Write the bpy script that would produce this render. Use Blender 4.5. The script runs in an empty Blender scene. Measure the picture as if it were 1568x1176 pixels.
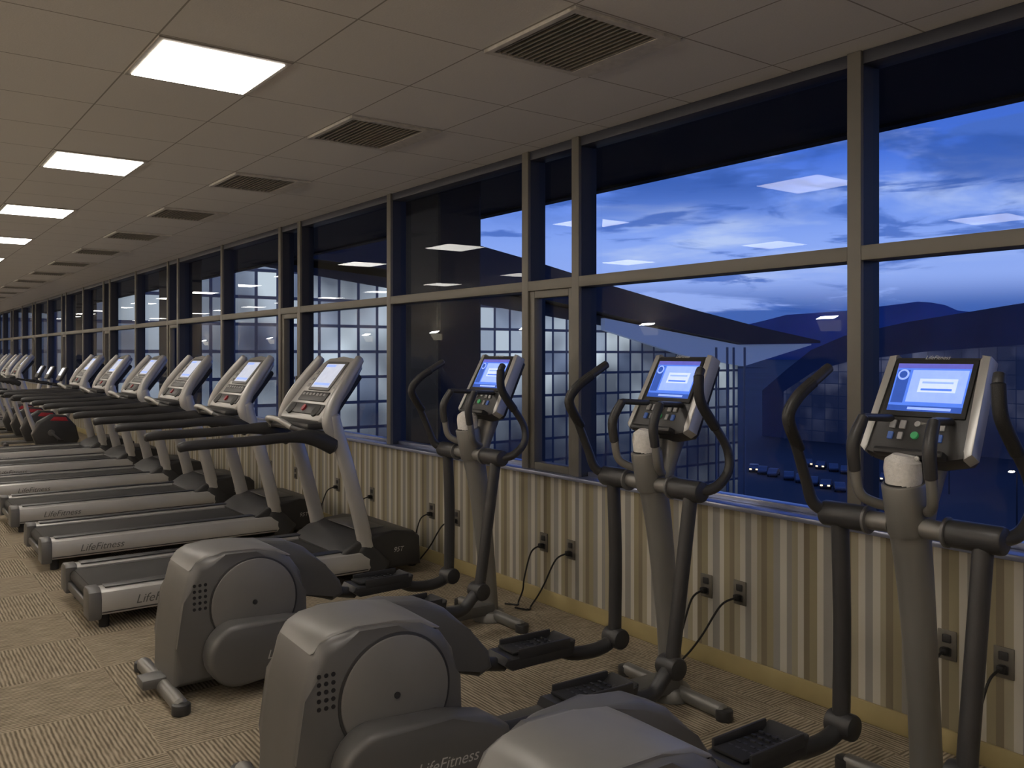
import bpy, bmesh, math, random
from mathutils import Vector, Matrix
random.seed(4)
scene = bpy.context.scene
try:
    scene.view_settings.view_transform = 'Standard'
except Exception as e:
    print(e)

# ------------------------------------------------------------------ dims
D = 3.58      # window wall plane
H = 3.0       # ceiling
CAMZ = 1.64
SILL = 0.865
MID = 2.09
XL, XR, YB = -40.0, 2.6, -4.2
LIGHT = 16.0

# ------------------------------------------------------------------ materials
def nodes(m):
    m.use_nodes = True
    nt = m.node_tree
    for n in list(nt.nodes): nt.nodes.remove(n)
    return nt, nt.nodes, nt.links

def mat(name, col, rough=0.5, metal=0.0, var=0.12, vscale=30, bump=0.0, bscale=300, emit=None, es=0.0, spec=0.5):
    m = bpy.data.materials.new(name)
    nt, N, L = nodes(m)
    o = N.new('ShaderNodeOutputMaterial'); p = N.new('ShaderNodeBsdfPrincipled')
    L.new(p.outputs[0], o.inputs[0])
    tc = N.new('ShaderNodeTexCoord')
    no = N.new('ShaderNodeTexNoise'); no.inputs['Scale'].default_value = vscale; no.inputs['Detail'].default_value = 3
    L.new(tc.outputs['Object'], no.inputs['Vector'])
    r = N.new('ShaderNodeValToRGB')
    r.color_ramp.elements[0].position = .3; r.color_ramp.elements[1].position = .7
    r.color_ramp.elements[0].color = [c*(1-var) for c in col]+[1]
    r.color_ramp.elements[1].color = [min(1, c*(1+var)) for c in col]+[1]
    L.new(no.outputs['Fac'], r.inputs[0]); L.new(r.outputs[0], p.inputs['Base Color'])
    p.inputs['Roughness'].default_value = rough; p.inputs['Metallic'].default_value = metal
    p.inputs['Specular IOR Level'].default_value = spec
    if bump > 0:
        n2 = N.new('ShaderNodeTexNoise'); n2.inputs['Scale'].default_value = bscale
        L.new(tc.outputs['Object'], n2.inputs['Vector'])
        b = N.new('ShaderNodeBump'); b.inputs['Strength'].default_value = bump; b.inputs['Distance'].default_value = .01
        L.new(n2.outputs['Fac'], b.inputs['Height']); L.new(b.outputs[0], p.inputs['Normal'])
    if emit:
        p.inputs['Emission Color'].default_value = (*emit, 1); p.inputs['Emission Strength'].default_value = es
    return m

M = {}
M['silver'] = mat('silver_paint', (.48,.475,.465), .36, .4, .04, 4)
M['gray'] = mat('gray_plastic', (.125,.124,.124), .42, .2, .05, 4)
M['graylt'] = mat('light_gray_plastic', (.205,.20,.195), .40, .2, .05, 4)
M['stem'] = mat('stem_paint', (.22,.215,.205), .38, .4, .04, 4)
M['dark'] = mat('dark_plastic', (.032,.032,.034), .42, 0, .1, 8, .05)
M['black'] = mat('black_rubber', (.012,.012,.013), .6, 0, .15, 60, .15)
M['belt'] = mat('running_belt', (.028,.027,.026), .75, 0, .3, 400, .2)
M['towel'] = mat('white_towel', (.72,.70,.67), .95, 0, .08, 90, .35, 260)
M['button'] = mat('console_button', (.35,.35,.36), .5)
M['green'] = mat('green_button', (.05,.3,.12), .5, emit=(.05,.4,.12), es=.15)
M['blueb'] = mat('blue_button', (.08,.15,.4), .5, emit=(.05,.12,.4), es=.15)
M['red'] = mat('red_plastic', (.35,.02,.03), .4)
M['frame'] = mat('window_frame_metal', (.17,.16,.14), .5, .1, .04, 3)
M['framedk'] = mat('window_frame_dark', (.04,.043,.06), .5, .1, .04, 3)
M['seat'] = mat('seat_vinyl', (.02,.02,.02), .5)
M['logo'] = mat('logo_print', (.5,.5,.48), .5)
M['scr_blue'] = mat('screen_blue', (.05,.1,.3), .2, emit=(.08,.20,.80), es=1.0)
M['scr_dk'] = mat('screen_navy', (.02,.05,.2), .2, emit=(.03,.08,.38), es=1.0)
M['scr_wh'] = mat('screen_white', (.5,.5,.6), .2, emit=(.45,.58,1.0), es=1.05)
M['scr_mid'] = mat('screen_periwinkle', (.3,.3,.5), .2, emit=(.22,.38,.95), es=1.05)
M['scr_vio'] = mat('screen_violet', (.1,.1,.4), .2, emit=(.10,.10,.45), es=.9)
M['scr_tm'] = mat('screen_pale', (.4,.4,.4), .2, emit=(.50,.55,.70), es=.85, var=.1, vscale=20)
M['vent'] = mat('vent_frame', (.58,.55,.50), .5)
M['slat'] = mat('vent_slat', (.24,.22,.19), .6)
M['ventback'] = mat('vent_dark', (.008,.007,.006), .9)
M['tframe'] = mat('troffer_frame', (.40,.37,.32), .5)
M['outlet'] = mat('outlet_plate', (.16,.15,.13), .45, .4)
M['base'] = mat('baseboard_wood', (.40,.33,.16), .45, 0, .08, 5)
M['sill'] = mat('sill_satin_metal', (.38,.42,.58), .28, .75, .05, 12)
M['paint'] = mat('beige_paint', (.62,.55,.45), .8, 0, .03, 2)
M['extdark'] = mat('exterior_dark_metal', (.022,.024,.035), .7)
M['roof'] = mat('roof_membrane', (.035,.05,.10), .7, 0, .2, .1)
M['soffit_glow'] = mat('exterior_soffit_glow', (.22,.25,.34), .7, emit=(.11,.15,.27), es=.6)  # low emission stands in for floodlight on the underside
M['trussm'] = mat('truss_steel', (.15,.16,.2), .5)
M['ground'] = mat('asphalt', (.03,.035,.05), .8, 0, .3, .02)
M['mount'] = mat('mountain_forest', (.05,.10,.26), .95, 0, .3, .002)
M['carpaint'] = mat('car_paint', (.12,.13,.17), .3, .4)
M['headl'] = mat('car_lamp', (1,.8,.4), .4, emit=(1,.72,.35), es=3)
M['lamph'] = mat('lamp_head', (1,.9,.7), .4, emit=(1,.85,.65), es=9)
M['fillsconce'] = mat('fill_sconce_glow', (.8,.75,.6), .4, emit=(1,.85,.6), es=2)  # glowing bowl of the added fill lights

def mk_lens():
    m = bpy.data.materials.new('light_lens'); nt,N,L = nodes(m)
    o=N.new('ShaderNodeOutputMaterial'); e=N.new('ShaderNodeEmission')
    tc=N.new('ShaderNodeTexCoord'); w=N.new('ShaderNodeTexWave'); w.inputs['Scale'].default_value=2.2
    L.new(tc.outputs['Object'],w.inputs['Vector'])
    r=N.new('ShaderNodeMapRange'); r.inputs['To Min'].default_value=LIGHT*.9; r.inputs['To Max'].default_value=LIGHT*1.05
    L.new(w.outputs['Fac'],r.inputs['Value']); L.new(r.outputs[0],e.inputs['Strength'])
    e.inputs['Color'].default_value=(1,.915,.81,1)
    L.new(e.outputs[0],o.inputs[0]); return m
M['lens']=mk_lens()

def mk_glass():
    m = bpy.data.materials.new('window_glass'); nt,N,L = nodes(m)
    o=N.new('ShaderNodeOutputMaterial'); t=N.new('ShaderNodeBsdfTransparent'); g=N.new('ShaderNodeBsdfGlossy')
    g.inputs['Roughness'].default_value=0.0; g.inputs['Color'].default_value=(.9,.95,1,1)
    t.inputs['Color'].default_value=(.88,.93,.98,1)
    f=N.new('ShaderNodeFresnel'); f.inputs['IOR'].default_value=1.42
    mu=N.new('ShaderNodeMath'); mu.operation='MULTIPLY'; mu.inputs[1].default_value=.65; mu.use_clamp=True
    mx=N.new('ShaderNodeMixShader')
    L.new(f.outputs[0],mu.inputs[0]); L.new(mu.outputs[0],mx.inputs[0]); L.new(t.outputs[0],mx.inputs[1]); L.new(g.outputs[0],mx.inputs[2])
    L.new(mx.outputs[0],o.inputs[0]); return m
M['glass']=mk_glass()

def mth(N,L,op,a,b=None):
    n=N.new('ShaderNodeMath'); n.operation=op
    for i,v in enumerate((a,b)):
        if v is None: continue
        if isinstance(v,(int,float)): n.inputs[i].default_value=v
        else: L.new(v,n.inputs[i])
    return n.outputs[0]

def mk_ceiling():
    m=bpy.data.materials.new('ceiling_tile'); nt,N,L=nodes(m)
    o=N.new('ShaderNodeOutputMaterial'); p=N.new('ShaderNodeBsdfPrincipled'); L.new(p.outputs[0],o.inputs[0])
    p.inputs['Roughness'].default_value=.9
    tc=N.new('ShaderNodeTexCoord'); s=N.new('ShaderNodeSeparateXYZ'); L.new(tc.outputs['Object'],s.inputs[0])
    def line(out,off,per,w):
        a=mth(N,L,'ADD',out,off); a=mth(N,L,'DIVIDE',a,per); a=mth(N,L,'ADD',a,200.5)
        a=mth(N,L,'FRACT',a); a=mth(N,L,'SUBTRACT',a,.5); a=mth(N,L,'ABSOLUTE',a)
        return mth(N,L,'LESS_THAN',a,w/per/2)
    lx=line(s.outputs[0],2.58,.65,.008); ly=line(s.outputs[1],-2.22,.61,.008)
    l=mth(N,L,'MAXIMUM',lx,ly)
    no=N.new('ShaderNodeTexNoise'); no.inputs['Scale'].default_value=120; no.inputs['Detail'].default_value=4
    L.new(tc.outputs['Object'],no.inputs['Vector'])
    r=N.new('ShaderNodeValToRGB'); r.color_ramp.elements[0].color=(.67,.65,.62,1); r.color_ramp.elements[1].color=(.77,.75,.72,1)
    L.new(no.outputs['Fac'],r.inputs[0])
    mx=N.new('ShaderNodeMix'); mx.data_type='RGBA'; L.new(l,mx.inputs[0]); L.new(r.outputs[0],mx.inputs[6]); mx.inputs[7].default_value=(.32,.30,.27,1)
    L.new(mx.outputs[2],p.inputs['Base Color'])
    b=N.new('ShaderNodeBump'); b.inputs['Strength'].default_value=.15; b.inputs['Distance'].default_value=.005
    L.new(no.outputs['Fac'],b.inputs['Height']); L.new(b.outputs[0],p.inputs['Normal'])
    return m
M['ceiling']=mk_ceiling()

def mk_carpet():
    m=bpy.data.materials.new('carpet_tile'); nt,N,L=nodes(m)
    o=N.new('ShaderNodeOutputMaterial'); p=N.new('ShaderNodeBsdfPrincipled'); L.new(p.outputs[0],o.inputs[0])
    p.inputs['Roughness'].default_value=.95; p.inputs['Specular IOR Level'].default_value=.1
    tc=N.new('ShaderNodeTexCoord')
    ck=N.new('ShaderNodeTexChecker'); ck.inputs['Scale'].default_value=1/.6
    ad=N.new('ShaderNodeVectorMath'); ad.operation='ADD'; ad.inputs[1].default_value=(.13,.21,.25)
    L.new(tc.outputs['Object'],ad.inputs[0]); L.new(ad.outputs[0],ck.inputs['Vector'])
    outs=[]
    for sc in ((9,75,1),(75,9,1)):
        mp=N.new('ShaderNodeMapping'); mp.inputs['Scale'].default_value=sc; L.new(tc.outputs['Object'],mp.inputs['Vector'])
        no=N.new('ShaderNodeTexNoise'); no.inputs['Scale'].default_value=1; no.inputs['Detail'].default_value=1; L.new(mp.outputs[0],no.inputs['Vector'])
        w=N.new('ShaderNodeTexWave'); w.bands_direction='Y' if sc[0]==9 else 'X'; w.inputs['Scale'].default_value=17; w.inputs['Distortion'].default_value=1.6
        w.inputs['Detail'].default_value=2; w.inputs['Detail Scale'].default_value=1.0
        L.new(tc.outputs['Object'],w.inputs['Vector'])
        outs.append(mth(N,L,'ADD',mth(N,L,'MULTIPLY',no.outputs['Fac'],.60),mth(N,L,'MULTIPLY',w.outputs['Fac'],.40)))
    mx=N.new('ShaderNodeMix'); mx.data_type='FLOAT'; L.new(ck.outputs['Fac'],mx.inputs[0]); L.new(outs[0],mx.inputs[2]); L.new(outs[1],mx.inputs[3])
    r=N.new('ShaderNodeValToRGB'); e=r.color_ramp.elements
    e[0].position=.28; e[0].color=(.18,.15,.105,1); e[1].position=.72; e[1].color=(.54,.46,.345,1)
    L.new(mx.outputs[0],r.inputs[0]); 
    fn=N.new('ShaderNodeTexNoise'); fn.inputs['Scale'].default_value=350; L.new(tc.outputs['Object'],fn.inputs['Vector'])
    m2=N.new('ShaderNodeMix'); m2.data_type='RGBA'; m2.blend_type='MULTIPLY'; m2.inputs[0].default_value=.4
    L.new(r.outputs[0],m2.inputs[6]); L.new(fn.outputs['Fac'],m2.inputs[7])
    L.new(m2.outputs[2],p.inputs['Base Color'])
    b=N.new('ShaderNodeBump'); b.inputs['Strength'].default_value=.4; b.inputs['Distance'].default_value=.006
    L.new(mx.outputs[0],b.inputs['Height']); L.new(b.outputs[0],p.inputs['Normal'])
    return m
M['carpet']=mk_carpet()

def mk_wallpaper():
    m=bpy.data.materials.new('striped_wallpaper'); nt,N,L=nodes(m)
    o=N.new('ShaderNodeOutputMaterial'); p=N.new('ShaderNodeBsdfPrincipled'); L.new(p.outputs[0],o.inputs[0])
    p.inputs['Roughness'].default_value=.5
    tc=N.new('ShaderNodeTexCoord'); s=N.new('ShaderNodeSeparateXYZ'); L.new(tc.outputs['Object'],s.inputs[0])
    a=mth(N,L,'DIVIDE',s.outputs[0],.66); a=mth(N,L,'ADD',a,100); a=mth(N,L,'FRACT',a)
    r=N.new('ShaderNodeValToRGB'); r.color_ramp.interpolation='CONSTANT'
    cr=(.54,.52,.46); tan=(.30,.265,.17); gr=(.29,.28,.26); dk=(.21,.18,.125); mid=(.36,.325,.235)
    st=[(0,cr),(.055,gr),(.10,mid),(.15,cr),(.20,dk),(.25,tan),(.31,cr),(.36,gr),(.43,cr),(.475,tan),(.53,dk),(.575,mid),(.63,cr),(.68,gr),(.735,cr),(.79,mid),(.83,dk),(.88,tan),(.94,gr)]
    els=r.color_ramp.elements
    els[0].position=0; els[0].color=(*st[0][1],1); els[1].position=st[1][0]; els[1].color=(*st[1][1],1)
    for pos,c in st[2:]:
        e=els.new(pos); e.color=(*c,1)
    L.new(a,r.inputs[0]); L.new(r.outputs[0],p.inputs['Base Color'])
    return m
M['wallpaper']=mk_wallpaper()

def mk_facade(name, w, h, cmin, cmax, zlo, zhi, strength, nlo=.25, nhi=1.5, nscale=.12):
    m=bpy.data.materials.new(name); nt,N,L=nodes(m)
    o=N.new('ShaderNodeOutputMaterial'); p=N.new('ShaderNodeBsdfPrincipled'); L.new(p.outputs[0],o.inputs[0])
    p.inputs['Base Color'].default_value=(.05,.06,.09,1); p.inputs['Roughness'].default_value=.3
    tc=N.new('ShaderNodeTexCoord'); s=N.new('ShaderNodeSeparateXYZ'); L.new(tc.outputs['Object'],s.inputs[0])
    hsum=mth(N,L,'ADD',s.outputs[0],s.outputs[1]); c=N.new('ShaderNodeCombineXYZ')
    L.new(hsum,c.inputs[0]); L.new(s.outputs[2],c.inputs[1])
    b=N.new('ShaderNodeTexBrick'); b.offset=0; b.squash=1; b.inputs['Scale'].default_value=1
    b.inputs['Brick Width'].default_value=w; b.inputs['Row Height'].default_value=h; b.inputs['Mortar Size'].default_value=.11
    b.inputs['Mortar Smooth'].default_value=.1
    b.inputs['Color1'].default_value=(*cmin,1); b.inputs['Color2'].default_value=(*cmax,1); b.inputs['Mortar'].default_value=(.012,.014,.025,1)
    L.new(c.outputs[0],b.inputs['Vector'])
    n=N.new('ShaderNodeTexNoise'); n.inputs['Scale'].default_value=nscale; n.inputs['Detail'].default_value=2; L.new(tc.outputs['Object'],n.inputs['Vector'])
    nr=N.new('ShaderNodeMapRange'); nr.inputs['From Min'].default_value=.42; nr.inputs['From Max'].default_value=.66; nr.inputs['To Min'].default_value=nlo; nr.inputs['To Max'].default_value=nhi
    L.new(n.outputs['Fac'],nr.inputs['Value'])
    zr=N.new('ShaderNodeMapRange'); zr.inputs['From Min'].default_value=zlo; zr.inputs['From Max'].default_value=zhi; zr.inputs['To Min'].default_value=.12
    L.new(s.outputs[2],zr.inputs['Value'])
    k=mth(N,L,'MULTIPLY',nr.outputs[0],zr.outputs[0]); k=mth(N,L,'MULTIPLY',k,strength)
    L.new(b.outputs['Color'],p.inputs['Emission Color']); L.new(k,p.inputs['Emission Strength'])
    return m
M['facade']=mk_facade('terminal_glazing',1.45,1.75,(.12,.15,.22),(.55,.61,.64),-6,1,.80,.30,1.5,.16)
M['facade2']=mk_facade('far_glazing',4,3.2,(.015,.02,.05),(.09,.09,.12),-20,0,.8)

# ------------------------------------------------------------------ builder
class B:
    def __init__(s): s.bm=bmesh.new(); s.mats=[]
    def idx(s,k):
        if k not in s.mats: s.mats.append(k)
        return s.mats.index(k)
    def merge(s,t,k,mx=None):
        if mx is not None: bmesh.ops.transform(t,matrix=mx,verts=t.verts)
        bmesh.ops.recalc_face_normals(t,faces=t.faces)
        i=s.idx(k)
        for f in t.faces: f.material_index=i
        me=bpy.data.meshes.new('t'); t.to_mesh(me); s.bm.from_mesh(me); bpy.data.meshes.remove(me); t.free()
    def box(s,c,sz,k,bev=0,seg=2,mx=None,rot=None):
        t=bmesh.new(); bmesh.ops.create_cube(t,size=1)
        for v in t.verts: v.co=Vector((v.co.x*sz[0],v.co.y*sz[1],v.co.z*sz[2]))
        if bev: bmesh.ops.bevel(t,geom=t.edges[:],offset=bev,segments=seg,profile=.5,affect='EDGES')
        m=Matrix.Translation(c)
        if rot: m=m@rot
        if mx is not None: m=mx@m
        s.merge(t,k,m)
    def prism(s,prof,x0,x1,k,bev=0,seg=2,mx=None,plane='yz'):
        t=bmesh.new()
        def P(a,b,x): return (x,a,b) if plane=='yz' else ((a,x,b) if plane=='xz' else (a,b,x))
        v0=[t.verts.new(P(a,b,x0)) for a,b in prof]; v1=[t.verts.new(P(a,b,x1)) for a,b in prof]
        n=len(prof); f0=t.faces.new(v0); f1=t.faces.new(v1[::-1])
        for i in range(n): t.faces.new((v0[i],v1[i],v1[(i+1)%n],v0[(i+1)%n]))
        if bev:
            ed=list(set(f0.edges)|set(f1.edges))
            bmesh.ops.bevel(t,geom=ed,offset=bev,segments=seg,profile=.5,affect='EDGES')
        s.merge(t,k,mx)
    def tube(s,pts,rad,k,n=12,sm=6,flat=1.0,flatax=(1,0,0),mx=None):
        pts=[Vector(p) for p in pts]
        if not isinstance(rad,(list,tuple)): rad=[rad]*len(pts)
        if sm and len(pts)>2:
            P=[];R=[]
            for i in range(len(pts)-1):
                p0=pts[max(i-1,0)];p1=pts[i];p2=pts[i+1];p3=pts[min(i+2,len(pts)-1)]
                for j in range(sm):
                    u=j/sm
                    P.append(.5*((2*p1)+(p2-p0)*u+(2*p0-5*p1+4*p2-p3)*u*u+(3*p1-p0-3*p2+p3)*u**3))
                    R.append(rad[i]*(1-u)+rad[i+1]*u)
            P.append(pts[-1]);R.append(rad[-1])
        else: P=pts;R=list(rad)
        d0=(P[0]-P[1]).normalized(); d1=(P[-1]-P[-2]).normalized()
        P=[P[0]+d0*R[0]*.35]+P+[P[-1]+d1*R[-1]*.35]; R=[R[0]*.6]+R+[R[-1]*.6]
        t=bmesh.new(); rings=[]; nrm=None
        fa=Vector(flatax)
        for i,p in enumerate(P):
            if i==0: tg=P[1]-P[0]
            elif i==len(P)-1: tg=P[-1]-P[-2]
            else: tg=P[i+1]-P[i-1]
            tg.normalize()
            if nrm is None:
                nrm=fa-tg*fa.dot(tg)
                if nrm.length<.1: nrm=tg.orthogonal()
            else: nrm=nrm-tg*nrm.dot(tg)
            nrm.normalize(); bi=tg.cross(nrm)
            rings.append([t.verts.new(p+nrm*math.cos(2*math.pi*a/n)*R[i]*flat+bi*math.sin(2*math.pi*a/n)*R[i]) for a in range(n)])
        for a,b in zip(rings,rings[1:]):
            for i in range(n): t.faces.new((a[i],a[(i+1)%n],b[(i+1)%n],b[i]))
        t.faces.new(rings[0][::-1]); t.faces.new(rings[-1]); s.merge(t,k,mx)
    def cyl(s,a,b,r,k,r2=None,n=24,bev=0,mx=None):
        a=Vector(a);b=Vector(b); r2=r if r2 is None else r2
        t=bmesh.new(); bmesh.ops.create_cone(t,cap_ends=True,segments=n,radius1=r,radius2=r2,depth=(b-a).length)
        if bev:
            ed=[e for e in t.edges if abs(e.verts[0].co.z-e.verts[1].co.z)<1e-6]
            bmesh.ops.bevel(t,geom=ed,offset=bev,segments=2,profile=.5,affect='EDGES')
        q=(b-a).to_track_quat('Z','Y').to_matrix().to_4x4()
        m=Matrix.Translation((a+b)/2)@q
        if mx is not None: m=mx@m
        s.merge(t,k,m)
    def quad(s,vs,k,mx=None):
        t=bmesh.new(); t.faces.new([t.verts.new(v) for v in vs]); 
        if mx is not None: bmesh.ops.transform(t,matrix=mx,verts=t.verts)
        i=s.idx(k)
        for f in t.faces: f.material_index=i
        me=bpy.data.meshes.new('t'); t.to_mesh(me); s.bm.from_mesh(me); bpy.data.meshes.remove(me); t.free()
    def text(s,body,size,k,mx):
        c=bpy.data.curves.new('txt','FONT'); c.body=body; c.size=size; c.shear=.3; c.align_x='CENTER'
        o=bpy.data.objects.new('txt',c); scene.collection.objects.link(o)
        bpy.context.view_layer.update()
        me=bpy.data.meshes.new_from_object(o.evaluated_get(bpy.context.evaluated_depsgraph_get()))
        t=bmesh.new(); t.from_mesh(me); bpy.data.objects.remove(o); bpy.data.meshes.remove(me)
        bmesh.ops.transform(t,matrix=mx,verts=t.verts)
        i=s.idx(k)
        for f in t.faces: f.material_index=i; 
        me=bpy.data.meshes.new('t'); t.to_mesh(me); s.bm.from_mesh(me); bpy.data.meshes.remove(me); t.free()
    def mesh(s,name,smooth=True):
        me=bpy.data.meshes.new(name); s.bm.to_mesh(me); s.bm.free()
        for k in s.mats: me.materials.append(M[k])
        if smooth:
            me.polygons.foreach_set('use_smooth',[True]*len(me.polygons))
            me.set_sharp_from_angle(angle=math.radians(38))
        return me

def place(name,me,loc=(0,0,0),rz=0):
    o=bpy.data.objects.new(name,me); o.location=loc; o.rotation_euler[2]=rz
    scene.collection.objects.link(o); return o

def boxobj(name,lo,hi,k,bev=0):
    b=B(); c=Vector([(l+h)/2 for l,h in zip(lo,hi)]); sz=[h-l for l,h in zip(lo,hi)]
    b.box(c,sz,k,bev); return place(name,b.mesh(name,bev>0))

# ------------------------------------------------------------------ room
boxobj('floor',(XL,YB,-.1),(XR,D,0),'carpet')
boxobj('ceiling',(XL,YB,H),(XR,D+.05,H+.1),'ceiling')
boxobj('wall_window',(XL,D,-.1),(XR,D+.16,SILL-.02),'wallpaper')
boxobj('wall_header',(XL,D+.05,H),(XR,D+.16,H+.35),'extdark')
boxobj('wall_back',(XL,YB-.15,-.1),(XR,YB,H+.1),'paint')
boxobj('wall_left',(XL-.15,YB-.15,-.1),(XL,D+.16,H+.1),'paint')
boxobj('wall_right',(XR,YB-.15,-.1),(XR+.15,D+.16,H+.1),'paint')
boxobj('baseboard_window',(XL,D-.016,0),(XR,D-.0005,.095),'base',.004)
boxobj('baseboard_back',(XL,YB+.0005,0),(XR,YB+.016,.095),'base',.004)
boxobj('trim_sill',(XL,D-.035,SILL-.025),(XR,D+.16,SILL),'sill',.004)

# windows
P=4.36
posts=[]
for k in range(-2,9):
    x=-4.69-P*k
    posts += [(x+.52,'n'),(x,'w')]
    posts += [(x-1.915,'w')]
posts=[p for p in posts if XL+.3<p[0]<XR-.1]
posts.sort(key=lambda p:-p[0])
GY=D+.10
def window(i,xr,xl,narrow):
    b=B(); w=.068
    top=H-.001; bot=SILL
    b.box((xl,D+.012,(top+bot)/2),(w,.026,top-bot),'frame',.003)
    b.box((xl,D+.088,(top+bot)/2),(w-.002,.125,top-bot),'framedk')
    b.box(((xl+xr)/2,D+.0125,MID),(xr-xl-w,.025,.066),'frame',.003)
    b.box(((xl+xr)/2,D+.088,MID),(xr-xl-w,.124,.063),'frame')
    b.box(((xl+xr)/2,D+.11,bot+.014),(xr-xl-w,.07,.028),'sill',.003)
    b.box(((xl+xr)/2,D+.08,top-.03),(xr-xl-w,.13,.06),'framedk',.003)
    a0,a1=xl+w/2,xr-w/2
    if narrow:
        z0,z1=bot+.0,MID-.033
        f=.05
        for (cx,cz,sx,sz) in ((a0+f/2,(z0+z1)/2,f,z1-z0),(a1-f/2,(z0+z1)/2,f,z1-z0),((a0+a1)/2,z0+f/2,a1-a0-2*f,f),((a0+a1)/2,z1-f/2,a1-a0-2*f,f)):
            b.box((cx,D+.05,cz),(sx,.07,sz),'frame',.006)
        b.box((a1-f/2,D+.005,1.35),(.018,.03,.11),'graylt',.004)
    for z0,z1 in ((bot+.02,MID-.02),(MID+.02,top-.04)):
        b.quad([(a0-.01,GY,z0),(a1+.01,GY,z0),(a1+.01,GY,z1),(a0-.01,GY,z1)],'glass')
    place('window_%d'%i,b.mesh('window'))
edges=[XR]+[p[0] for p in posts]
n=0
for i in range(len(posts)):
    xr=edges[i]; xl=edges[i+1]; n+=1
    window(n,xr,xl,(xr-xl)<.7)
boxobj('trim_end',(XL,D,SILL),(edges[-1]-.034,D+.15,H),'frame')

# ceiling lights
b=B()
b.box((0,0,-.004),(.63,.60,.008),'tframe')
b.box((0,0,-.009),(.565,.545,.006),'lens')
lm=b.mesh('ceiling_light',False)
for row in (1.305,-1.745):  # second row is out of view, added to brighten the room
    for k in range(-2,14):
        x=-3.88-.325-2.6*k
        if x<XR-.4 and x>XL+.4: place('ceiling_light',lm,(x,row,H))
# vents
b=B()
z=-.008
b.box((0,-.285,z),(.63,.03,.016),'vent',.003); b.box((0,.245,z),(.63,.11,.016),'vent',.003)
b.box((-.295,0,z),(.035,.60,.016),'vent',.003); b.box((.295,0,z),(.035,.60,.016),'vent',.003)
b.box((0,0,-.0008),(.62,.59,.0015),'ventback')
for i in range(15):
    y=-.258+i*.0315
    b.box((0,y,-.0085),(.56,.007,.012),'slat')
vm=b.mesh('air_vent',False)
for k in range(-1,18):
    x=-2.58-.325-1.95*k
    if XL+.4<x<XR-.4: place('air_vent',vm,(x,2.22+.305,H))
# invented sconces on the unseen back wall, added as up-light fill for the ceiling
b=B()
b.box((0,.01,0),(.12,.02,.22),'frame',.005)
b.prism([(.02,-.08),(.06,-.08),(.16,.06),(.16,.08),(.02,.08)],-.16,.16,'fillsconce',.01)
scm=b.mesh('fill_sconce')
for k in range(11):
    x=-.2-3.7*k
    so=place('fill_sconce',scm,(x,YB,2.05))
    ld=bpy.data.lights.new('ceiling_fill','AREA'); ld.shape='RECTANGLE'; ld.size=.3; ld.size_y=.12; ld.energy=48; ld.color=(1,.89,.77)
    lo=bpy.data.objects.new('fill_area',ld); lo.location=(0,.13,.12); lo.rotation_euler=(math.radians(180-22),0,0); lo.parent=so
    scene.collection.objects.link(lo)

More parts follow.
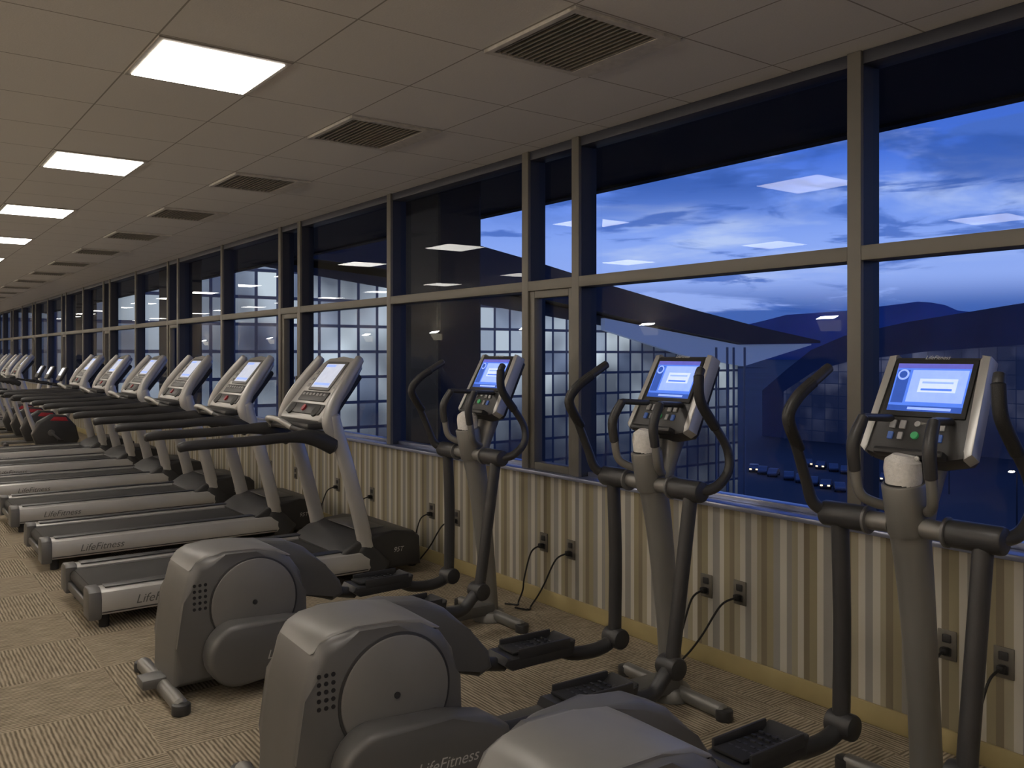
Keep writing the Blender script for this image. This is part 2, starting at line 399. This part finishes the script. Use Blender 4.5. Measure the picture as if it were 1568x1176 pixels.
# ------------------------------------------------------------------ elliptical
def build_elliptical():
    b=B()
    b.tube([(-.33,.05,.035),(-.15,.05,.04),(.15,.05,.04),(.33,.05,.035)],.036,'stem',flat=1,sm=3)
    for x in (-.34,.34): b.cyl((x,.05,0),(x,.05,.05),.042,'dark',bev=.008)
    b.box((0,.05,.06),(.12,.20,.05),'gray',.012)
    b.tube([(-.32,2.0,.035),(.32,2.0,.035)],.034,'stem',sm=0)
    for x in (-.33,.33): b.cyl((x,2.0,0),(x,2.0,.05),.04,'dark',bev=.008)
    b.box((0,1.25,.075),(.13,1.5,.07),'gray',.015)
    prof=[(.06,.06),(.07,.25),(.10,.46),(.13,.58),(.16,.63),(.21,.655),(.30,.665),(.45,.66),(.56,.645),(.64,.60),(.69,.53),(.71,.43),(.715,.25),(.705,.06)]
    b.prism(prof,-.20,.20,'gray',.045,4)
    cap=[(.135,.60),(.165,.640),(.21,.664),(.30,.673),(.45,.668),(.565,.653),(.645,.610),(.625,.60),(.55,.627),(.45,.638),(.32,.642),(.22,.63),(.18,.61)]
    b.prism(cap,-.166,.166,'graylt',.012,2)
    for i in range(5):
        for j in range(3):
            b.cyl((.193,.15+j*.026,.535-i*.028),(.2015,.15+j*.026,.535-i*.028),.008,'black',n=10)
    for s in (-1,1):
        b.cyl((s*.19,.44,.415),(s*.206,.44,.415),.222,'dark',n=64,bev=.004)
        b.cyl((s*.19,.44,.415),(s*.212,.44,.415),.212,'graylt',n=64,bev=.006)
        b.cyl((s*.20,.44,.415),(s*.216,.44,.415),.012,'dark',n=12)
    def shroud(s,cy,cz,R,pts,x0,x1,k):
        pr=[]
        for i in range(13):
            a=math.radians(95+i*14.5)
            pr.append((cy+R*math.cos(a),cz+R*math.sin(a)))
        pr+=pts
        b.prism(pr,s*x0,s*x1,k,.025,3)
    shroud(1,.33,.205,.15,[(.62,.09),(.83,.11),(.87,.17),(.85,.25),(.76,.305),(.6,.335)],.205,.335,'gray')
    shroud(-1,.46,.495,.12,[(.75,.34),(1.05,.22),(1.12,.25),(1.10,.33),(1.0,.44),(.88,.55),(.77,.60),(.62,.617)],.205,.335,'gray')
    b.text('LifeFitness',.06,'logo',Matrix.Translation((.336,.58,.165))@Matrix.Rotation(math.radians(90),4,'Z')@Matrix.Rotation(math.radians(90),4,'X'))
    def ped(s,y0,y1,z,back,joint):
        x=s*.28
        b.tube([(x,back[0],back[1]),(x,(back[0]+y0)/2,(back[1]+z)/2-.02),(x,y0+.05,z-.025)],.032,'dark')
        pr=[(y0,z),(y0+.02,z+.03),(y1-.06,z+.012),(y1,z+.05),(y1+.015,z+.045),(y1,z-.03),(y0+.05,z-.035)]
        b.prism(pr,x-.085,x+.085,'dark',.012,2)
        b.box((x,(y0+y1)/2,z+.03),(.13,(y1-y0)-.12,.012),'black',.004,rot=Matrix.Rotation(math.radians(-3),4,'X'))
        for sx in (-1,1): b.box((x+sx*.08,(y0+y1)/2+.03,z+.035),(.014,(y1-y0)-.1,.05),'dark',.006)
        for i in range(6):
            for j in range(4):
                b.box((x-.045+j*.03,y0+.09+i*.042,z+.037),(.018,.01,.006),'dark')
        b.tube([(x,y1-.05,z),(x,y1+.05,z-.05),(s*.275,(y1+joint[0])/2+.02,z-.06),(s*.27,joint[0]-.05,joint[1]-.03),(s*.27,joint[0],joint[1])],.034,'dark')
        b.cyl((s*.205,joint[0],joint[1]),(s*.315,joint[0],joint[1]),.05,'dark',bev=.012)
    ped(-1,1.17,1.56,.25,(1.02,.30),(1.87,.235))
    ped(1,1.06,1.45,.24,(.80,.22),(1.74,.27))
    b.tube([(-.265,1.87,.235),(-.265,1.875,.65),(-.265,1.86,1.03)],.033,'dark',sm=3)
    b.tube([(.265,1.74,.27),(.265,1.80,.65),(.265,1.86,1.03)],.033,'dark',sm=3)
    for s in (-1,1):
        b.cyl((s*.06,1.86,1.03),(s*.16,1.86,1.03),.035,'stem')
        b.cyl((s*.15,1.86,1.03),(s*.335,1.86,1.03),.048,'dark',bev=.012)
        b.cyl((s*.14,1.86,1.03),(s*.152,1.86,1.03),.053,'gray',bev=.003)
    b.tube([(0,2.0,.04),(0,1.97,.40),(0,1.92,.80),(0,1.87,1.05)],[.054,.053,.060,.068],'stem',n=24,flat=1.05)
    b.cyl((0,1.995,.0),(0,1.995,.06),.11,'stem',.085,bev=.01)
    b.cyl((0,1.87,1.0),(0,1.835,1.185),.068,'stem',.074,n=28,bev=.008)
    b.cyl((0,1.836,1.178),(0,1.835,1.187),.062,'black',n=28)
    # rolled towel standing in the cup, slightly irregular, with a spiral fold on top
    pts=[(0,1.836,1.17),(.003,1.833,1.20),(-.002,1.835,1.235),(.0,1.835,1.262)]
    b.tube(pts,[.059,.061,.063,.060],'towel',n=22,sm=4)
    sp=[(math.cos(a*.7)*(.048-.0035*a),1.835+math.sin(a*.7)*(.048-.0035*a),1.272) for a in range(12)]
    b.tube(sp,.009,'towel',n=8,sm=2)
    b.tube([(0,1.90,.98),(.0,1.95,1.12),(0,2.0,1.26),(0,2.02,1.38)],[.05,.05,.06,.07],'stem',n=16,flat=1.3)
    for s in (-1,1):
        b.tube([(s*.04,1.90,1.08),(s*.10,1.83,1.10),(s*.135,1.78,1.14),(s*.14,1.76,1.24)],.019,'stem')
        b.tube([(s*.14,1.76,1.22),(s*.14,1.75,1.32),(s*.13,1.80,1.41)],[.021,.023,.02],'dark')
        b.tube([(s*.13,1.80,1.41),(s*.11,1.95,1.40)],.014,'dark',sm=0)
    L=[(-.31,1.86,1.03),(-.345,1.81,1.07),(-.35,1.77,1.16),(-.345,1.70,1.30),(-.335,1.635,1.40),(-.325,1.68,1.48),(-.31,1.79,1.55),(-.305,1.85,1.585)]
    b.tube(L,[.025,.024,.021,.020,.020,.021,.021,.02],'dark')
    b.tube([(-.345,1.72,1.28),(-.335,1.64,1.40),(-.325,1.68,1.475),(-.315,1.76,1.53)],.0235,'black')
    R=[(.31,1.86,1.03),(.345,1.93,1.05),(.355,2.0,1.12),(.345,2.0,1.22),(.33,1.92,1.34),(.32,1.86,1.43),(.31,1.86,1.53),(.305,1.88,1.57)]
    b.tube(R,[.025,.024,.021,.020,.020,.021,.021,.02],'dark')
    b.tube([(.335,1.94,1.31),(.32,1.86,1.43),(.31,1.86,1.54)],.0235,'black')
    th=math.atan2(.18,.345)
    mx=Matrix.Translation((0,1.90,1.285))@Matrix.Rotation(-th,4,'X')
    W=.185; Hh=.385
    face=[(-W-.012,.02),(-W+.0,-.005),(-.09,-.028),(.09,-.028),(W,-.005),(W+.012,.02),(W-.006,Hh-.02),(W-.03,Hh),(-W+.03,Hh),(-W+.006,Hh-.02)]
    b.prism(face,0,.085,'dark',.01,2,mx,'xz')
    for s in (-1,1):
        pr=[(s*(W-.004),-.012),(s*(W+.022),.01),(s*(W+.004),Hh+.002),(s*(W-.03),Hh+.008),(s*(W-.022),Hh-.012),(s*(W-.008),.02)]
        b.prism(pr,-.006,.06,'silver',.006,2,mx,'xz')
    b.prism([(-.12,.03),(.12,.03),(.10,.34),(-.10,.34)],.08,.14,'dark',.02,2,mx,'xz')
    def q(x0,x1,z0,z1,y,k): b.quad([(x0,y,z0),(x1,y,z0),(x1,y,z1),(x0,y,z1)],k,mx)
    b.box((0,-.002,.255),(.31,.012,.235),'black',.004,mx=mx)
    q(-.138,.138,.158,.352,-.0092,'scr_blue')
    q(-.138,.138,.332,.352,-.0098,'scr_vio')
    q(-.075,.132,.195,.325,-.0098,'scr_mid'); q(-.040,.100,.235,.29,-.0104,'scr_wh')
    q(-.028,.086,.242,.250,-.011,'scr_blue'); q(-.028,.086,.270,.278,-.011,'scr_mid')
    q(-.138,.138,.158,.18,-.0098,'scr_dk'); q(-.06,.10,.164,.174,-.0104,'scr_mid')
    q(-.132,-.085,.19,.325,-.0098,'scr_dk')
    b.cyl((-.108,-.0095,.305),(-.108,-.0115,.305),.022,'scr_mid',n=20,mx=mx)
    b.cyl((-.108,-.0095,.305),(-.108,-.0125,.305),.015,'scr_dk',n=20,mx=mx)
    for i,x in enumerate((-.10,-.062,.045,.083)):
        b.box((x,-.004,.105),(.024,.010,.034),'button',.004,mx=mx)
        b.box((x,-.004,.06),(.02,.010,.03),'blueb' if i in (0,3) else 'button',.004,mx=mx)
    b.cyl((-.008,-.001,.065),(-.008,-.009,.065),.014,'green',n=20,mx=mx)
    b.cyl((-.008,-.001,.11),(-.008,-.007,.11),.011,'button',n=20,mx=mx)
    b.text('LifeFitness',.022,'logo',mx@Matrix.Translation((0,-.0035,.3735))@Matrix.Rotation(math.radians(90),4,'X'))
    b.box((0,-.02,-.012),(.26,.05,.028),'dark',.012,mx=mx)
    return b.mesh('elliptical_trainer')
em=build_elliptical()
for x,rz in ((-4.42,0),(-2.99,-.045),(-1.65,0)):
    place('elliptical_trainer',em,(x,1.1,0),rz)

# ------------------------------------------------------------------ treadmill
def build_treadmill():
    b=B()
    for s in (-1,1):
        pr=[(s*.30,.085),(s*.445,.085),(s*.455,.11),(s*.455,.17),(s*.44,.215),(s*.405,.235),(s*.33,.235),(s*.30,.22)]
        b.prism(pr,.06,1.85,'silver',0,2,None,'xz')
        b.box((s*.4565,.95,.10),(.003,1.75,.006),'dark')
        pr2=[(s*.295,.06),(s*.45,.06),(s*.462,.10),(s*.462,.175),(s*.446,.222),(s*.405,.243),(s*.32,.243),(s*.295,.225)]
        b.prism(pr2,.0,.075,'gray',.012,2,None,'xz')
        b.box((s*.365,.9,.238),(.09,1.6,.006),'dark',.002)
        b.cyl((s*.38,.10,0),(s*.38,.10,.09),.03,'black',n=16)
        b.cyl((s*.38,1.95,0),(s*.38,1.95,.09),.03,'black',n=16)
        b.tube([(s*.405,1.86,.12),(s*.405,1.80,.40),(s*.405,1.70,.78),(s*.40,1.60,1.10),(s*.40,1.58,1.2)],[.062,.058,.056,.056,.05],'silver',n=16,flat=.62)
        b.tube([(s*.405,1.93,.07),(s*.405,1.86,.17),(s*.405,1.80,.25)],[.11,.09,.06],'dark',n=14,flat=.6)
        b.tube([(s*.40,1.59,1.06),(s*.40,1.55,1.16),(s*.385,1.60,1.30),(s*.36,1.72,1.47),(s*.335,1.82,1.60)],[.05,.055,.05,.045,.035],'silver',n=14,flat=.55)
        b.tube([(s*.41,.53,1.045),(s*.41,.62,1.055),(s*.41,1.0,1.06),(s*.405,1.25,1.07),(s*.40,1.42,1.06),(s*.40,1.58,.99)],[.03,.033,.034,.036,.055,.062],'dark',n=14,flat=.8)
    b.box((0,.95,.17),(.62,1.75,.05),'dark')
    b.box((0,.93,.205),(.58,1.75,.012),'belt',.003)
    b.cyl((-.30,.075,.165),(.30,.075,.165),.045,'belt')
    b.box((0,.95,.115),(.70,1.8,.05),'black')
    b.box((0,.03,.11),(.62,.03,.05),'gray',.008)
    pr=[(1.62,.07),(1.62,.225),(1.74,.30),(1.86,.335),(2.05,.345),(2.22,.325),(2.27,.28),(2.28,.07)]
    b.prism(pr,-.43,.43,'dark',.03,3)
    b.box((0,1.95,.346),(.5,.22,.008),'gray',.003)
    b.text('95T',.05,'logo',Matrix.Translation((.432,2.08,.19))@Matrix.Rotation(math.radians(90),4,'Z')@Matrix.Rotation(math.radians(90),4,'X'))
    b.text('LifeFitness',.075,'gray',Matrix.Translation((.4565,.42,.125))@Matrix.Rotation(math.radians(90),4,'Z')@Matrix.Rotation(math.radians(90),4,'X'))
    b.tube([(-.39,1.52,1.08),(-.30,1.40,1.10),(-.15,1.36,1.12),(.15,1.36,1.12),(.30,1.40,1.10),(.39,1.52,1.08)],.019,'dark')
    b.tube([(-.18,1.36,1.12),(-.10,1.30,1.17),(.10,1.30,1.17),(.18,1.36,1.12)],.02,'silver')
    b.box((0,1.50,1.13),(.74,.20,.05),'dark',.02)
    ang=math.atan2(.34,.42)
    mx=Matrix.Translation((0,1.50,1.18))@Matrix.Rotation(-ang,4,'X')
    face=[(-.34,-.02),(.34,-.02),(.36,.02),(.33,.30),(.285,.50),(.22,.545),(0,.56),(-.22,.545),(-.285,.50),(-.33,.30),(-.36,.02)]
    b.prism(face,0,.07,'silver',.015,2,mx,'xz')
    b.prism([(-.30,.02),(.30,.02),(.255,.46),(-.255,.46)],.06,.13,'dark',.03,2,mx,'xz')
    b.box((0,-.004,.37),(.36,.012,.27),'gray',.008,mx=mx)
    def q(x0,x1,z0,z1,y,k): b.quad([(x0,y,z0),(x1,y,z0),(x1,y,z1),(x0,y,z1)],k,mx)
    q(-.15,.15,.26,.48,-.0105,'scr_tm')
    q(-.13,.13,.28,.30,-.011,'scr_mid'); q(-.14,.02,.45,.47,-.011,'scr_mid')
    b.box((0,-.004,.18),(.46,.010,.085),'dark',.006,mx=mx)
    for i in range(7):
        b.box((-.18+i*.06,-.010,.195),(.034,.008,.022),'button',.003,mx=mx)
    for s in (-1,1):
        for j in range(3): b.box((s*.235,-.002,.28+j*.06),(.035,.010,.03),'button',.004,mx=mx)
    b.box((0,-.002,.07),(.60,.014,.09),'dark',.01,mx=mx)
    b.cyl((0,-.005,.07),(0,-.02,.07),.025,'red',n=20,mx=mx)
    b.cyl((-.22,-.0,.06),(-.22,-.012,.06),.05,'black',n=24,mx=mx)
    b.cyl((.22,-.0,.06),(.22,-.012,.06),.05,'black',n=24,mx=mx)
    return b.mesh('treadmill')
tm=build_treadmill()
for x in (-6.06,-7.78,-9.50,-11.22,-12.94,-14.66,-21.6,-23.3,-25.0,-26.7):
    place('treadmill',tm,(x,1.05,0))

# ------------------------------------------------------------------ exercise bike
def build_bike():
    b=B()
    b.tube([(-.25,.1,.04),(.25,.1,.04)],.04,'dark',sm=0); b.tube([(-.25,1.05,.04),(.25,1.05,.04)],.04,'dark',sm=0)
    pr=[(.42,.08),(.34,.30),(.42,.50),(.62,.62),(.85,.60),(1.0,.42),(1.05,.2),(1.0,.08)]
    b.prism(pr,-.10,.10,'dark',.04,3)
    b.prism([(.60,.52),(.66,.585),(.84,.57),(.88,.50)],-.108,.108,'red',.01,2)
    b.box((0,.5,.07),(.1,.9,.06),'gray',.015)
    b.tube([(0,.42,.3),(0,.30,.62),(0,.24,.86)],[.045,.035,.03],'silver')
    b.prism([(.02,.88),(.06,.93),(.2,.95),(.42,.93),(.42,.90),(.25,.86),(.08,.86)],-.10,.10,'seat',.025,3)
    b.tube([(0,.85,.55),(0,.98,.9),(0,1.02,1.15)],[.05,.04,.045],'silver')
    b.tube([(-.24,.62,1.12),(-.25,.75,1.10),(-.15,.95,1.08),(.15,.95,1.08),(.25,.75,1.10),(.24,.62,1.12)],.018,'black')
    mx=Matrix.Translation((0,.93,1.15))@Matrix.Rotation(-.5,4,'X')
    b.box((0,.02,.14),(.36,.06,.28),'dark',.02,mx=mx)
    b.box((0,-.012,.17),(.22,.006,.15),'scr_tm',mx=mx)
    for s in (-1,1):
        b.cyl((s*.10,.62,.32),(s*.14,.62,.32),.05,'gray')
        b.tube([(s*.14,.62,.32),(s*.15,.62+s*.12,.32-s*.12)],.018,'gray',sm=0)
        b.box((s*.21,.62+s*.12,.32-s*.12),(.11,.09,.03),'black',.008)
    return b.mesh('exercise_bike')
bk=build_bike()
for x in (-16.3,-17.6,-18.9,-20.1):
    place('exercise_bike',bk,(x,1.85,0))

# ------------------------------------------------------------------ outlets & cords
ob=B()
ob.box((0,-.004,0),(.078,.008,.122),'outlet',.003)
for z in (-.027,.027): ob.box((0,-.009,z),(.036,.004,.034),'dark',.004)
om=ob.mesh('wall_outlet')
outs=[(-2.88,.42),(-3.10,.41),(-4.48,.40),(-4.205,.40),(-1.597,.43),(-1.82,.44),(-6.9,.4),(-5.89,.4),(-5.53,.4),(-7.6,.4),(-8.6,.4),(-9.3,.4)]
for x,z in outs: place('wall_outlet',om,(x,D,z))
def cord(x,z,pts):
    b=B(); b.box((x,D-.028,z-.02),(.03,.034,.03),'black',.006)
    b.tube([(x,D-.045,z-.02)]+pts,.0055,'black',n=8,sm=8)
    place('power_cord',b.mesh('power_cord'))
def std(x,z,dx):
    cord(x,z,[(x+dx*.15,D-.10,z-.06),(x+dx*.45,D-.13,z-.22),(x+dx*.75,D-.12,.09),(x+dx*.95,D-.14,.012),(x+dx+.05,D-.18,.008),(x+dx*.9,D-.21,.008),(x+dx*1.1,D-.24,.012)])
std(-2.88,.42,-.30); std(-3.10,.41,-.12); std(-4.48,.40,-.10); std(-4.205,.40,-.25)
std(-1.597,.43,-.10); std(-1.82,.44,-.02); std(-5.89,.4,-.12); std(-5.53,.4,-.38); std(-6.9,.4,-.2); std(-7.6,.4,-.2)

# ------------------------------------------------------------------ exterior
b=B()
b.box((-19,5.0,3.42),(46,2.5,.12),'extdark'); b.box((-19,6.2,3.46),(46,.12,.25),'extdark')
place('canopy_overhang',b.mesh('canopy',False))
b=B()
for x in (-7.45,-16.2,-25):
    b.box((x,4.55,-9),(.95,.5,24.7),'extdark',.03)
place('facade_column',b.mesh('column',False))
boxobj('ground_airport',(-900,12,-22.5),(500,1200,-22),'ground')
boxobj('hotel_facade_lower',(-42,D+.02,-22),(XR,D+.5,-.12),'extdark')
b=B()
b.quad([(-55,5,-22),(-55,68,-22),(-55,68,2.0),(-55,5,9)],'facade')
place('terminal_glass_wall',b.mesh('terminal_glass_wall',False))
top=[(0,12.6),(12,12.3),(24,11.4),(34,10.2),(42,8.9),(50,7.4),(60,5.7),(70,4.2),(80,2.95)]
bot=[(80,2.7),(68,2.5),(58,3.8),(49,5.1),(39,6.5),(28,7.6),(14,8.5),(0,8.8)]
b=B(); b.prism(top+bot,-54.0,-110,'extdark'); 
place('terminal_roof',b.mesh('terminal_roof',False))
b=B()
b.prism([(5,-22),(68,-22),(68,2.6),(58,3.7),(39,6.4),(5,8.7)],-55.1,-100,'extdark')
b.prism([(50,4.6),(58,3.6),(68.2,2.35),(79,2.62),(79,2.5),(68.2,.4),(60,1.4),(50,3.6)],-54.4,-54.9,'soffit_glow')
b.prism([(68.2,2.35),(79,2.62),(79,2.5),(68.2,.4)],-54.9,-100,'soffit_glow')
for yy in (64,66.5):
    for xx in (-53,-54.3):
        b.cyl((xx,yy,-22),(xx,yy,2.2),.11,'trussm',n=8)
place('terminal_building',b.mesh('terminal_building',False))
b=B()
prof=[(-158,-9),(-150,-3),(-142,2.5),(-132,6.2),(-115,9.3),(-91,12.4),(-60,16),(-40,17),(-40,-22),(-158,-22)]
b.prism(prof,206,260,'roof',plane='xz')
prof2=[(-150,-9),(-140,-3),(-130,-.5),(-110,2),(-80,4),(-42,6),(-42,-22),(-150,-22)]
b.prism(prof2,205,206.5,'facade2',plane='xz')
place('hangar_building',b.mesh('hangar',False))
b=B(); t=bmesh.new()
prev=None
for i in range(160):
    x=-6000+i*60
    z=118+52*math.sin(i*.11)+24*math.sin(i*.37+1)+10*math.sin(i*.9)+random.uniform(-5,5)
    z=max(z,12)
    a=t.verts.new((x,2600+300*math.sin(i*.2),-60)); c=t.verts.new((x,2900+300*math.sin(i*.2),z))
    if prev: t.faces.new((prev[0],a,c,prev[1]))
    prev=(a,c)
b.merge(t,'mount'); place('mountain_range',b.mesh('mountain'))
boxobj('ground_far',(-7000,1200,-62),(5000,2700,-22.2),'ground')
b=B()
pr=[(-2.2,.35),(-2.25,.75),(-1.9,.95),(-1.3,1.0),(-.8,1.42),(.6,1.45),(1.3,1.0),(2.1,.85),(2.25,.6),(2.2,.35)]
b.prism(pr,-.88,.88,'carpaint',.1,2)
for y in (-1.4,1.4):
    for s in (-1,1): b.cyl((s*.7,y,.33),(s*.92,y,.33),.33,'black',n=18)
for s in (-1,1): b.box((s*.6,-2.26,.68),(.42,.06,.24),'headl',.02)
cm=b.mesh('parked_car')
for r in range(2):
    for i in range(8):
        place('parked_car',cm,(-112+i*3.6+r*2+random.uniform(-.4,.4),143+r*16-i*1.2,-22),.55+random.choice((0,0,3.14))+random.uniform(-.1,.1))
b=B(); b.cyl((0,0,0),(0,0,8),.12,'extdark',.08,n=10); b.tube([(0,0,8),(0,-.6,8.4),(0,-1.4,8.45)],.07,'extdark'); b.box((0,-1.5,8.4),(.5,.8,.16),'lamph',.04)
sl=b.mesh('street_lamp')
for x,y in ((-74,146),(-70,128),(-64,165),(-52,120),(-58,190),(-60,142),(-48,150),(-66,180)):
    place('street_lamp',sl,(x,y,-22))

# ------------------------------------------------------------------ world
w=bpy.data.worlds.new('dusk_sky'); scene.world=w; w.use_nodes=True
nt=w.node_tree; N=nt.nodes; L=nt.links
for n_ in list(N): N.remove(n_)
o=N.new('ShaderNodeOutputWorld'); bg=N.new('ShaderNodeBackground'); L.new(bg.outputs[0],o.inputs[0])
tc=N.new('ShaderNodeTexCoord'); s=N.new('ShaderNodeSeparateXYZ'); L.new(tc.outputs['Generated'],s.inputs[0])
zz=mth(N,L,'ADD',s.outputs[2],.1)
r=N.new('ShaderNodeValToRGB'); e=r.color_ramp.elements
e[0].position=0; e[0].color=(.012,.016,.035,1); e[1].position=1; e[1].color=(.02,.05,.25,1)
for p_,c in ((.09,(.012,.016,.035)),(.101,(.30,.40,.78)),(.16,(.32,.44,.88)),(.22,(.28,.42,.92)),(.27,(.16,.30,.86)),(.31,(.07,.18,.72)),(.45,(.03,.09,.42))):
    x_=e.new(p_); x_.color=(*c,1)
L.new(zz,r.inputs[0])
def noise(sc,loc,scale,det,dist=.4):
    mp=N.new('ShaderNodeMapping'); mp.inputs['Scale'].default_value=sc; mp.inputs['Location'].default_value=loc; L.new(tc.outputs['Generated'],mp.inputs['Vector'])
    no=N.new('ShaderNodeTexNoise'); no.inputs['Scale'].default_value=scale; no.inputs['Detail'].default_value=det; no.inputs['Roughness'].default_value=.55; no.inputs['Distortion'].default_value=dist
    L.new(mp.outputs[0],no.inputs['Vector']); return no.outputs['Fac']
def mr(x,a,b_,c_=0,d=1):
    q=N.new('ShaderNodeMapRange'); q.interpolation_type='SMOOTHSTEP'
    for nm,v in (('From Min',a),('From Max',b_),('To Min',c_),('To Max',d)): q.inputs[nm].default_value=v
    L.new(x,q.inputs['Value']); return q.outputs[0]
up=mr(s.outputs[2],-.002,.004)
white=mth(N,L,'MULTIPLY',mr(noise((2,2,12),(7.1,4.2,2.4),1.8,6),.50,.70),.75)
streak=mth(N,L,'MULTIPLY',mr(noise((3,3,17),(1.3,5.2,.9),2.6,8,.6),.53,.63),.85)
high=mth(N,L,'MULTIPLY',mth(N,L,'MULTIPLY',mr(noise((2.4,2.4,8),(3.3,1.2,.4),2.2,8),.42,.56),mr(s.outputs[2],.13,.19)),.8)
bank=mth(N,L,'MULTIPLY',mth(N,L,'MULTIPLY',mr(noise((3,3,26),(5.3,2.2,3.4),2.0,6),.38,.48),mr(s.outputs[2],.085,.045)),.9)
def mixc(f,a,col):
    q=N.new('ShaderNodeMix'); q.data_type='RGBA'; L.new(mth(N,L,'MULTIPLY',f,up),q.inputs[0]); L.new(a,q.inputs[6]); q.inputs[7].default_value=(*col,1); return q.outputs[2]
c0=mixc(white,r.outputs[0],(.60,.70,.95))
c0=mixc(streak,c0,(.07,.16,.55))
c0=mixc(high,c0,(.04,.11,.42))
c0=mixc(bank,c0,(.03,.10,.40))
L.new(c0,bg.inputs['Color']); bg.inputs['Strength'].default_value=1.0

# ------------------------------------------------------------------ camera
c=bpy.data.cameras.new('camera'); co=bpy.data.objects.new('camera',c); scene.collection.objects.link(co)
co.location=(0,0,CAMZ); co.rotation_euler=(math.radians(90),0,math.radians(53.49))
c.sensor_width=36; c.lens=30.67; c.shift_y=-.030; c.clip_end=10000; c.clip_start=.05
scene.camera=co
